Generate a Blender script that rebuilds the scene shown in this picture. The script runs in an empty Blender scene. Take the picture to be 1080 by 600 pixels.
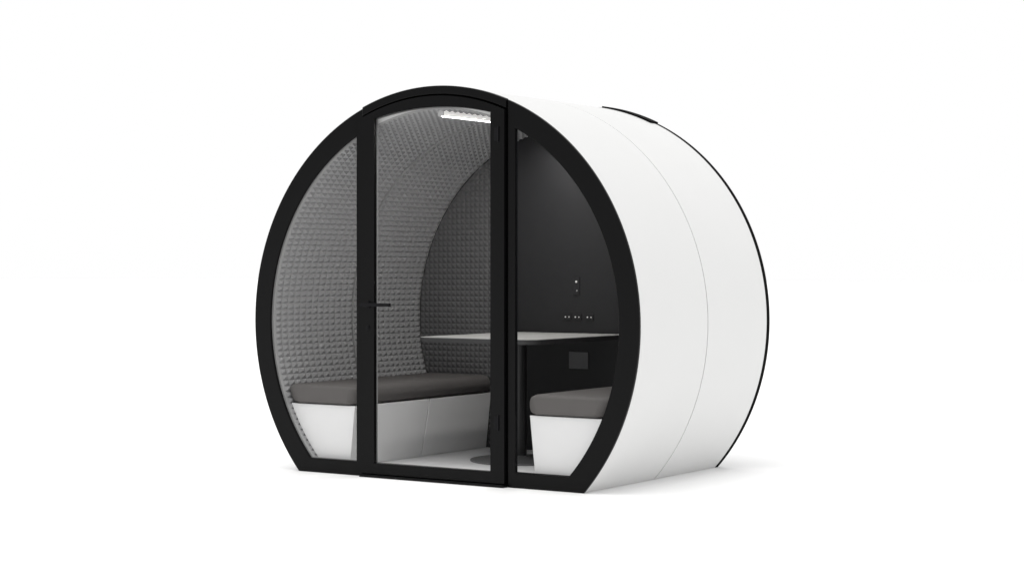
import bpy, bmesh, math, random
from mathutils import Vector
from mathutils.geometry import tessellate_polygon
random.seed(4)
S = bpy.context.scene
COL = S.collection
K = 1.3                     # metres per pod radius; all numbers below are in pod radii
ZC, D = 0.6706, 1.1785      # height of the circle's centre, depth of the pod
PI = math.pi

# ------------------------------------------------------------------ materials
def mat(name, base, rough=0.5, spec=0.5, bump=0.0, bscale=200, vary=0.0, vscale=6, metal=0.0, emit=0):
    m = bpy.data.materials.new(name); m.use_nodes = True
    nt = m.node_tree; b = nt.nodes['Principled BSDF']
    b.inputs['Base Color'].default_value = (*base, 1)
    b.inputs['Roughness'].default_value = rough
    b.inputs['Specular IOR Level'].default_value = spec
    b.inputs['Metallic'].default_value = metal
    tc = nt.nodes.new('ShaderNodeTexCoord')
    if vary > 0:
        n = nt.nodes.new('ShaderNodeTexNoise'); n.inputs['Scale'].default_value = vscale; n.inputs['Detail'].default_value = 6
        nt.links.new(tc.outputs['Object'], n.inputs['Vector'])
        r = nt.nodes.new('ShaderNodeValToRGB')
        r.color_ramp.elements[0].position = 0.3; r.color_ramp.elements[1].position = 0.7
        r.color_ramp.elements[0].color = (*[c*(1-vary) for c in base], 1)
        r.color_ramp.elements[1].color = (*[min(1, c*(1+vary)) for c in base], 1)
        nt.links.new(n.outputs['Fac'], r.inputs['Fac']); nt.links.new(r.outputs['Color'], b.inputs['Base Color'])
    if bump > 0:
        n2 = nt.nodes.new('ShaderNodeTexNoise'); n2.inputs['Scale'].default_value = bscale; n2.inputs['Detail'].default_value = 4
        nt.links.new(tc.outputs['Object'], n2.inputs['Vector'])
        bp = nt.nodes.new('ShaderNodeBump'); bp.inputs['Strength'].default_value = bump; bp.inputs['Distance'].default_value = 0.004
        nt.links.new(n2.outputs['Fac'], bp.inputs['Height']); nt.links.new(bp.outputs['Normal'], b.inputs['Normal'])
    if emit:
        b.inputs['Emission Color'].default_value = (1, 0.98, 0.95, 1); b.inputs['Emission Strength'].default_value = emit
    return m
M = {
 'shell':  mat('white_lacquer', (0.71, 0.71, 0.705), 0.40, 0.35, vary=0.006, vscale=3),
 'frame':  mat('black_powder_coat', (0.0032, 0.0032, 0.0034), 0.28, 0.12, bump=0.03, bscale=700),
 'felt':   mat('grey_quilted_felt', (0.32, 0.32, 0.324), 0.95, 0.03, vary=0.03, vscale=60),
 'feltb':  mat('dark_grey_felt', (0.125, 0.125, 0.127), 0.95, 0.03, vary=0.03, vscale=60),
 'trim':   mat('pale_trim', (0.36, 0.36, 0.36), 0.6, 0.2),
 'bead':   mat('dim_grey_bead', (0.22, 0.22, 0.22), 0.6, 0.2),
 'seam':   mat('grey_seam_tape', (0.32, 0.32, 0.32), 0.8, 0.2),
 'panel':  mat('charcoal_wall_panel', (0.022, 0.022, 0.0235), 0.5, 0.25),
 'grille': mat('dark_grey_plastic', (0.14, 0.14, 0.144), 0.6, 0.2),
 'hw':     mat('black_hardware', (0.006, 0.006, 0.007), 0.45, 0.12),
 'rim':    mat('black_rear_rim', (0.003, 0.003, 0.003), 0.7, 0.03),
 'marks':  mat('pale_glowing_plastic', (0.75, 0.75, 0.75), 0.5, 0.3, emit=0.1),  # faint glow added to the pale marks; socket contacts are no lamps
 'cushion':mat('charcoal_upholstery', (0.105, 0.099, 0.096), 0.75, 0.35, bump=0.06, bscale=450, vary=0.03, vscale=9),
 'base':   mat('white_bench_laminate', (0.77, 0.77, 0.77), 0.5, 0.3, vary=0.006),
 'podfl':  mat('white_pod_floor', (0.90, 0.90, 0.90), 0.7, 0.2, bump=0.1, bscale=300, vary=0.01, vscale=80),
 'ttop':   mat('grey_table_laminate', (0.45, 0.45, 0.44), 0.45, 0.45),
 'tedge':  mat('dark_table_edge', (0.045, 0.045, 0.046), 0.5, 0.3),
 'tleg':   mat('black_table_steel', (0.014, 0.014, 0.015), 0.35, 0.4),
 'tbase':  mat('grey_steel_foot', (0.15, 0.15, 0.153), 0.35, 0.4),
 'lamp':   mat('lamp_diffuser', (0.9, 0.9, 0.9), 0.4, 0.3, emit=125.0),
 'lampb':  mat('opal_lamp_housing', (0.75, 0.75, 0.75), 0.4, 0.3, emit=0.45),
 'cap':    mat('lamp_end_cap', (0.5, 0.5, 0.5), 0.4, 0.3),
 'floor':  mat('white_studio_floor', (0.95, 0.95, 0.95), 0.7, 0.1),
}

# ------------------------------------------------------------------ objects
BASE = {}
def thing(name, label, cat, loc, group=None):
    o = bpy.data.objects.new(name, None); COL.objects.link(o)
    o.location = Vector(loc)*K; o.empty_display_size = 0.1
    o['label'] = label; o['category'] = cat
    if group: o['group'] = group
    BASE[o.name] = Vector(loc)
    return o
def obj(name, verts, faces, m, parent, bevel=0, seg=2, smooth=None):
    base = BASE[parent.name]
    me = bpy.data.meshes.new(name)
    me.from_pydata([(Vector(v)-base)*K for v in verts], [], faces)
    bm = bmesh.new(); bm.from_mesh(me)
    bmesh.ops.remove_doubles(bm, verts=bm.verts, dist=1e-6)
    bmesh.ops.recalc_face_normals(bm, faces=bm.faces); bm.to_mesh(me); bm.free()
    me.materials.append(m)
    o = bpy.data.objects.new(name, me); COL.objects.link(o); o.parent = parent
    BASE[o.name] = base
    if smooth is not None:
        me.shade_smooth(); me.set_sharp_from_angle(angle=math.radians(smooth))
    if bevel:
        b = o.modifiers.new('bevel', 'BEVEL'); b.width = bevel*K; b.segments = seg; b.limit_method = 'ANGLE'; b.angle_limit = math.radians(40)
        b.harden_normals = False
    return o
def plate_geo(outer, holes, y0, y1):
    loops = [outer]+list(holes)
    tris = tessellate_polygon([[Vector((x, z, 0)) for x, z in l] for l in loops])
    flat = [p for l in loops for p in l]; n = len(flat)
    v = [(x, y0, z) for x, z in flat]+[(x, y1, z) for x, z in flat]
    f = [tuple(t) for t in tris]+[tuple(i+n for i in reversed(t)) for t in tris]
    s = 0
    for l in loops:
        for i in range(len(l)):
            a, b = s+i, s+(i+1) % len(l); f.append((a, b, b+n, a+n))
        s += len(l)
    return v, f
def plate(name, outer, holes, y0, y1, m, parent, **k):
    v, f = plate_geo(outer, holes, y0, y1); return obj(name, v, f, m, parent, **k)
def box_geo(x0, x1, y0, y1, z0, z1):
    v = [(x, y, z) for x in (x0, x1) for y in (y0, y1) for z in (z0, z1)]
    return v, [(0,1,3,2),(4,6,7,5),(0,4,5,1),(2,3,7,6),(0,2,6,4),(1,5,7,3)]
def box(name, x0, x1, y0, y1, z0, z1, m, parent, **k):
    v, f = box_geo(x0, x1, y0, y1, z0, z1); return obj(name, v, f, m, parent, **k)
def merge(*geos):
    V, F = [], []
    for v, f in geos:
        n = len(V); V += list(v); F += [tuple(i+n for i in q) for q in f]
    return V, F
def lathe(cx, cy, prof, n=48):      # prof: (radius, z) bottom to top
    V, F = [], []
    for r, z in prof:
        for i in range(n):
            a = 2*PI*i/n; V.append((cx+r*math.cos(a), cy+r*math.sin(a), z))
    for j in range(len(prof)-1):
        for i in range(n):
            k = (i+1) % n; F.append((j*n+i, j*n+k, (j+1)*n+k, (j+1)*n+i))
    F.append(tuple(range(n))); F.append(tuple((len(prof)-1)*n+i for i in range(n)))
    return V, F
def disc_y(cx, cz, r, y0, y1, n=32):
    return plate_geo([(cx+r*math.cos(2*PI*i/n), cz+r*math.sin(2*PI*i/n)) for i in range(n)], [], y0, y1)
def arc(r, a0, a1, n):              # points on the pod circle
    return [(r*math.cos(a0+(a1-a0)*i/n), ZC+r*math.sin(a0+(a1-a0)*i/n)) for i in range(n+1)]
def abot(r, z): return PI+math.asin((ZC-z)/r)       # angle of the left bottom end
def arc_solid(r0, r1, y0, y1, z, n=180):
    A0, A1 = abot(r0, z), abot(r1, z)
    pi_, po = arc(r0, A0, PI-A0, n), arc(r1, A1, PI-A1, n)
    return plate_strip(pi_, po, y0, y1)
def plate_strip(pi_, po, y0, y1):
    n = len(pi_); V = []
    for p, q in zip(pi_, po):
        V += [(p[0], y0, p[1]), (q[0], y0, q[1]), (q[0], y1, q[1]), (p[0], y1, p[1])]
    F = []
    for i in range(n-1):
        a, b = 4*i, 4*i+4
        for k in range(4): F.append((a+k, a+(k+1) % 4, b+(k+1) % 4, b+k))
    F += [(0,1,2,3), (4*n-4, 4*n-3, 4*n-2, 4*n-1)]
    return V, F
def loop_strip(lo, li, y0, y1):     # closed band between two loops of equal length
    n = len(lo); V, F = [], []
    for p, q in zip(lo, li): V += [(p[0], y0, p[1]), (q[0], y0, q[1]), (q[0], y1, q[1]), (p[0], y1, p[1])]
    for i in range(n):
        a, b = 4*i, 4*((i+1) % n)
        for k in range(4): F.append((a+k, a+(k+1) % 4, b+(k+1) % 4, b+k))
    return V, F
mir = lambda pts: [(-x, z) for x, z in reversed(pts)]

# ------------------------------------------------------------------ the pod
pod = thing('meeting_pod', 'round white meeting pod with black rimmed glazed front standing on white floor', 'pod', (0, D/2, 0))
YM = D/2
obj('shell_core', *arc_solid(0.910, 0.986, 0.02, D-0.032, 0.004), M['shell'], pod, smooth=30)
obj('shell_panel', *arc_solid(0.986, 0.998, 0.018, YM-0.003, 0.0), M['shell'], pod, smooth=30, bevel=0.0012)
obj('shell_panel', *arc_solid(0.986, 0.998, YM+0.003, D-0.0245, 0.0), M['shell'], pod, smooth=30, bevel=0.0012)
obj('rear_ring', *arc_solid(0.93, 0.9995, D-0.024, D+0.004, 0.0), M['rim'], pod, smooth=30, bevel=0.002)
A = abot(0.93, 0.0)
plate('rear_wall', arc(0.93, A, PI-A, 120), [], 1.135, D-0.003, M['frame'], pod)
# vent hood riding on the rear edge
h0, h1 = math.acos(0.43), math.acos(0.17)
obj('vent_hood', *plate_strip(arc(0.9972, h0, h1, 30), arc(1.0060, h0, h1, 30), D-0.070, D+0.002), M['rim'], pod, smooth=30, bevel=0.0012)

# glazed side panels
XS, XG = 0.377, 0.415
a0 = abot(1.0, 0); a1 = PI-math.acos(XS)
outer = arc(1.0, a0, a1, 90)+[(-XS, 0.0)]
def glass_loop(r, zb, xg):
    return arc(r, abot(r, zb), PI-math.acos(xg/r), 80)+[(-xg, zb)]
hole = glass_loop(0.907, 0.063, XG)
bo, bi = glass_loop(0.9068, 0.0632, XG+0.0002), glass_loop(0.9045, 0.0655, XG+0.0025)
for sgn in (-1, 1):
    w = plate('side_window', outer if sgn < 0 else mir(outer), [hole if sgn < 0 else mir(hole)], 0.0, 0.016, M['frame'], pod, bevel=0.004, seg=3)
    obj('glazing_bead', *loop_strip(bo if sgn < 0 else mir(bo), bi if sgn < 0 else mir(bi), 0.010, 0.0155), M['bead'] if sgn < 0 else M['hw'], w)
# raised arch above the door, added strip stopping light leaks behind the door gap, threshold
ca = math.acos((XS-0.002)/1.002); cb = math.acos((XS-0.002)/0.966)
obj('top_frame', *plate_strip(arc(0.966, cb, PI-cb, 60), arc(1.002, ca, PI-ca, 60), -0.010, 0.016), M['frame'], pod, smooth=30, bevel=0.004, seg=3)
def seal_loop(x, r):
    a = math.acos(x/r); return arc(r, PI-a, a, 60)+[(x, 0.0125), (-x, 0.0125)]
so_, si_ = seal_loop(0.392, 0.976), seal_loop(0.358, 0.946)
si_[-1] = (-0.358, 0.034); si_[-2] = (0.358, 0.034)
obj('light_leak_seal', *loop_strip(so_, si_, 0.0163, 0.0174), M['rim'], pod)
box('threshold', -XS+0.001, XS-0.001, -0.030, 0.018, 0.0, 0.012, M['frame'], pod, bevel=0.002)
# door leaf
XD, XI = 0.3710, 0.306
da = math.acos(XD/0.959)
leaf = arc(0.959, PI-da, da, 60)+[(XD, 0.0155), (-XD, 0.0155)]
def door_loop(x0, x1, zb, ztop, rho, n=50):
    return [(x0+(x1-x0)*i/n, ztop-rho+math.sqrt(rho*rho-(x0+(x1-x0)*i/n)**2)) for i in range(n+1)]+[(x1, zb), (x0, zb)]
dh = door_loop(-XI, XI-0.004, 0.061, 1.583, 1.30)
door = plate('door', leaf, [dh], -0.014, 0.010, M['frame'], pod, bevel=0.0045, seg=3)
obj('glazing_bead', *loop_strip(door_loop(-XI+0.0002, XI-0.0042, 0.0612, 1.5828, 1.30), door_loop(-XI+0.0025, XI-0.0065, 0.0635, 1.5805, 1.30), 0.004, 0.0095), M['bead'], door)
hg = merge(disc_y(-0.340, 0.745, 0.016, -0.020, -0.012), disc_y(-0.340, 0.745, 0.008, -0.050, -0.018), box_geo(-0.350, -0.190, -0.058, -0.047, 0.738, 0.752))
obj('handle', *hg, M['hw'], door, bevel=0.003, smooth=40)
obj('lock', *merge(disc_y(-0.340, 0.645, 0.011, -0.017, -0.012), disc_y(-0.340, 0.645, 0.005, -0.019, -0.016)), M['hw'], door, smooth=40)
for hz in (1.455, 0.265):
    obj('hinge', *merge(box_geo(0.322, 0.338, -0.0165, -0.013, hz-0.026, hz+0.026), box_geo(0.339, 0.345, -0.019, -0.013, hz-0.032, hz+0.032)), M['hw'], door, bevel=0.001)

# padded lining: a regular grid of small four-sided bumps
def quilt(fn, u0, u1, v0, v1, pu, pv, h, keep=None, prof=((1.0, 0.0), (0.16, 1.0))):
    V, F = [], []
    nj = int(round((v1-v0)/pv)); dv = (v1-v0)/nj
    ni = int(round((u1-u0)/pu)); du = (u1-u0)/ni
    for j in range(nj):
        for i in range(ni):
            cu, cv = u0+(i+0.5)*du, v0+(j+0.5)*dv
            if keep and not keep(cu, cv): continue
            n = len(V)
            for s, q in prof:
                a, b = s*du/2, s*dv/2
                for p in ((cu-a, cv-b), (cu+a, cv-b), (cu+a, cv+b), (cu-a, cv+b)): V.append(fn(p[0], p[1], h*q))
            for l in range(len(prof)-1):
                for k in range(4): F.append((n+4*l+k, n+4*l+(k+1) % 4, n+4*l+4+(k+1) % 4, n+4*l+4+k))
            l = 4*(len(prof)-1); F.append((n+l, n+l+1, n+l+2, n+l+3))
    return V, F
RL = 0.909
la = abot(RL, 0.03); arcl = RL*(2*la-PI)
def cyl(u, v, h):
    a = la-(v/RL); r = RL-h
    return (r*math.cos(a), u, ZC+r*math.sin(a))
for y0, y1 in ((0.034, YM-0.003), (YM+0.003, 1.13)):
    obj('wall_lining', *quilt(cyl, y0, y1, 0, arcl, 0.041, 0.0270, 0.0108), M['felt'], pod)
obj('lining_trim', *arc_solid(0.9048, 0.9096, 0.0175, 0.034, 0.03), M['trim'], pod, smooth=30)
obj('lining_seam', *arc_solid(0.900, 0.9096, YM-0.003, YM+0.003, 0.03), M['seam'], pod, smooth=30)
box('floor_panel', -0.62, 0.62, 0.0185, 1.112, 0.004, 0.03, M['podfl'], pod)

# back wall inside
XP = 0.40; RB = 0.902
pz = math.acos(XP/RB)
panel = arc(RB, PI-pz, pz, 50)+[(XP, 0.031), (-XP, 0.031)]
media = plate('media_panel', panel, [], 1.115, 1.134, M['panel'], pod, bevel=0.002)
for sgn in (-1, 1):
    lo = abot(RB, 0.031); fp = arc(RB, lo, PI-pz-0.004, 60)+[(-XP-0.004, 0.031)]
    def fl(u, v, h):
        x, z = u, v; d = math.hypot(x, z-ZC)
        if d > RB: x *= RB/d; z = ZC+(z-ZC)*RB/d
        return (sgn*x, 1.126-h, z)
    obj('felt_panel', *merge(plate_geo(fp if sgn < 0 else mir(fp), [], 1.127, 1.134),
        quilt(fl, XP+0.004, 0.90, 0.031, 1.50, 0.027, 0.027, 0.0055, lambda u, v: math.hypot(u, v-ZC) < RB+0.006)), M['feltb'], pod)
# fittings of the media panel
for sx in (-0.022, 0.033, 0.100):
    so = box('socket', sx-0.022, sx+0.022, 1.111, 1.116, 0.657, 0.688, M['panel'], media, bevel=0.002)
    obj('contacts', *merge(disc_y(sx-0.010, 0.672, 0.0036, 1.1096, 1.1115, 16), disc_y(sx+0.010, 0.672, 0.0028, 1.1096, 1.1115, 16)), M['marks'], so)
sw = box('light_switch', 0.010, 0.046, 1.111, 1.116, 0.775, 0.862, M['panel'], media, bevel=0.002)
obj('indicator_light', *disc_y(0.028, 0.839, 0.0052, 1.1096, 1.1115, 16), M['marks'], sw)
obj('button', *disc_y(0.032, 0.797, 0.0035, 1.1096, 1.1115, 16), M['trim'], sw)
vent = box('vent_cover', -0.012, 0.094, 1.109, 1.1155, 0.428, 0.508, M['grille'], media, bevel=0.002)
# ceiling light: an opal channel with the bright strip set up inside it
LY0, LY1 = 0.06, 1.06
chan = merge(box_geo(-0.013, 0.013, LY0, LY1, 1.558, 1.582), box_geo(-0.013, -0.0112, LY0, LY1, 1.549, 1.5578), box_geo(0.0112, 0.013, LY0, LY1, 1.549, 1.5578))
cl_ = obj('ceiling_light', *chan, M['lampb'], pod)
box('diffuser', -0.0110, 0.0110, LY0+0.002, LY1-0.002, 1.5547, 1.5577, M['lamp'], cl_)
for yy in (LY0-0.0055, LY1+0.0005): box('end_cap', -0.0135, 0.0135, yy, yy+0.005, 1.548, 1.583, M['cap'], cl_)

# ------------------------------------------------------------------ benches
def bench(sgn, label, xin):
    t = thing('bench', label, 'bench', (sgn*0.65, 0.58, 0.03), 'benches facing each other in the pod')
    RR = 0.902
    def circ(z): return math.sqrt(RR*RR-(z-ZC)**2)
    prof = [(xin+0.012, 0.297), (xin+0.040, 0.031)]+[(circ(z), z) for z in [0.031+0.266*i/10 for i in range(11)]]
    if sgn < 0: prof = mir(prof)
    for y0, y1, s0, s1 in ((0.045, 0.601, 0, 0.03), (0.608, 1.108, 0.03, 0)):
        v, f = plate_geo(prof, [], y0, y1); sh = lambda z: (0.297-z)/0.266
        v = [(x, y-(s0 if y == y0 else s1)*sh(z), z) for x, y, z in v]
        obj('base_panel', v, f, M['base'], t, bevel=0.002)
    cp = [(xin, 0.299), (xin, 0.384), (circ(0.384)-0.002, 0.384), (circ(0.299)-0.001, 0.299)]
    if sgn < 0: cp = mir(cp)
    plate('cushion', cp, [], 0.033, 1.110, M['cushion'], t, bevel=0.041, seg=8, smooth=80)
    return t
bench(-1, 'white bench with dark grey cushion along the quilted left wall, behind the door', 0.446)
bench(1, 'white bench with dark grey cushion behind the narrow right glass panel', 0.446)

# ------------------------------------------------------------------ table
tb = thing('pedestal_table', 'dark pedestal table with grey top standing between the two benches', 'table', (0, 0.70, 0.03))
def rrect(x0, x1, y0, y1, r, n=8):
    P = []
    for cx, cy, a in ((x1-r, y1-r, 0), (x0+r, y1-r, PI/2), (x0+r, y0+r, PI), (x1-r, y0+r, 1.5*PI)):
        P += [(cx+r*math.cos(a+PI/2*i/n), cy+r*math.sin(a+PI/2*i/n)) for i in range(n+1)]
    return P
def slab(P, z0, z1):
    v, f = plate_geo(P, [], z0, z1)
    return [(x, z, y) for x, y, z in v], f
top = obj('tabletop', *slab(rrect(-0.32, 0.32, 0.30, 1.108, 0.06), 0.574, 0.594), M['tedge'], tb, bevel=0.002)
obj('table_surface', *slab(rrect(-0.318, 0.318, 0.302, 1.106, 0.058), 0.5942, 0.596), M['ttop'], top)
obj('leg', *lathe(0, 0.67, [(0.030, 0.046), (0.030, 0.560)]), M['tleg'], tb, smooth=40)
obj('top_bracket', *slab(rrect(-0.10, 0.10, 0.56, 0.78, 0.02), 0.559, 0.5735), M['tleg'], tb)
obj('base', *lathe(0, 0.67, [(0.225, 0.0305), (0.228, 0.034), (0.226, 0.038), (0.05, 0.047), (0.034, 0.056)], 72), M['tbase'], tb, smooth=40)

# ------------------------------------------------------------------ floor, light, camera
me = bpy.data.meshes.new('ground'); q = 150
me.from_pydata([(-q, -q, 0), (q, -q, 0), (q, q, 0), (-q, q, 0)], [], [(0, 1, 2, 3)]); me.materials.append(M['floor'])
g = bpy.data.objects.new('ground', me); COL.objects.link(g); g['kind'] = 'structure'

# studio world: white all round, dimmer on the side the open front faces
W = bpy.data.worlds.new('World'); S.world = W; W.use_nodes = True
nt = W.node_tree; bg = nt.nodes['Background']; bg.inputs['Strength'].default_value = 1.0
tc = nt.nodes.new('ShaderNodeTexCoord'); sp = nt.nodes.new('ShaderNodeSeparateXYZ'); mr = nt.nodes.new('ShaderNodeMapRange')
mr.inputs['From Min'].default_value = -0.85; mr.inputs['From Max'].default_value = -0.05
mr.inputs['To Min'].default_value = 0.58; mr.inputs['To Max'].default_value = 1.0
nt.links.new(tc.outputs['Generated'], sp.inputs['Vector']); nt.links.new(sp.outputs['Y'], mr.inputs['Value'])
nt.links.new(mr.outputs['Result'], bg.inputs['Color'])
L = bpy.data.lights.new('overhead_lamp', 'SUN'); L.energy = 1.5; L.angle = math.radians(50); L.color = (1, 0.995, 0.985)
lo = bpy.data.objects.new('overhead_lamp', L); COL.objects.link(lo)
lo.rotation_euler = Vector((0.05, 0.25, -1)).to_track_quat('-Z', 'Y').to_euler()

cam = bpy.data.cameras.new('camera'); co = bpy.data.objects.new('camera', cam); COL.objects.link(co)
co.location = (4.5424*K, -6.2415*K, 0.8963*K); co.rotation_euler = (PI/2, 0, 0.5859)
cam.sensor_width = 36; cam.lens = 1921.1/1080*36; cam.shift_y = -15.67/1080; cam.clip_end = 1000
S.camera = co
S.view_settings.view_transform = 'Standard'; S.view_settings.look = 'None'; S.view_settings.exposure = 0
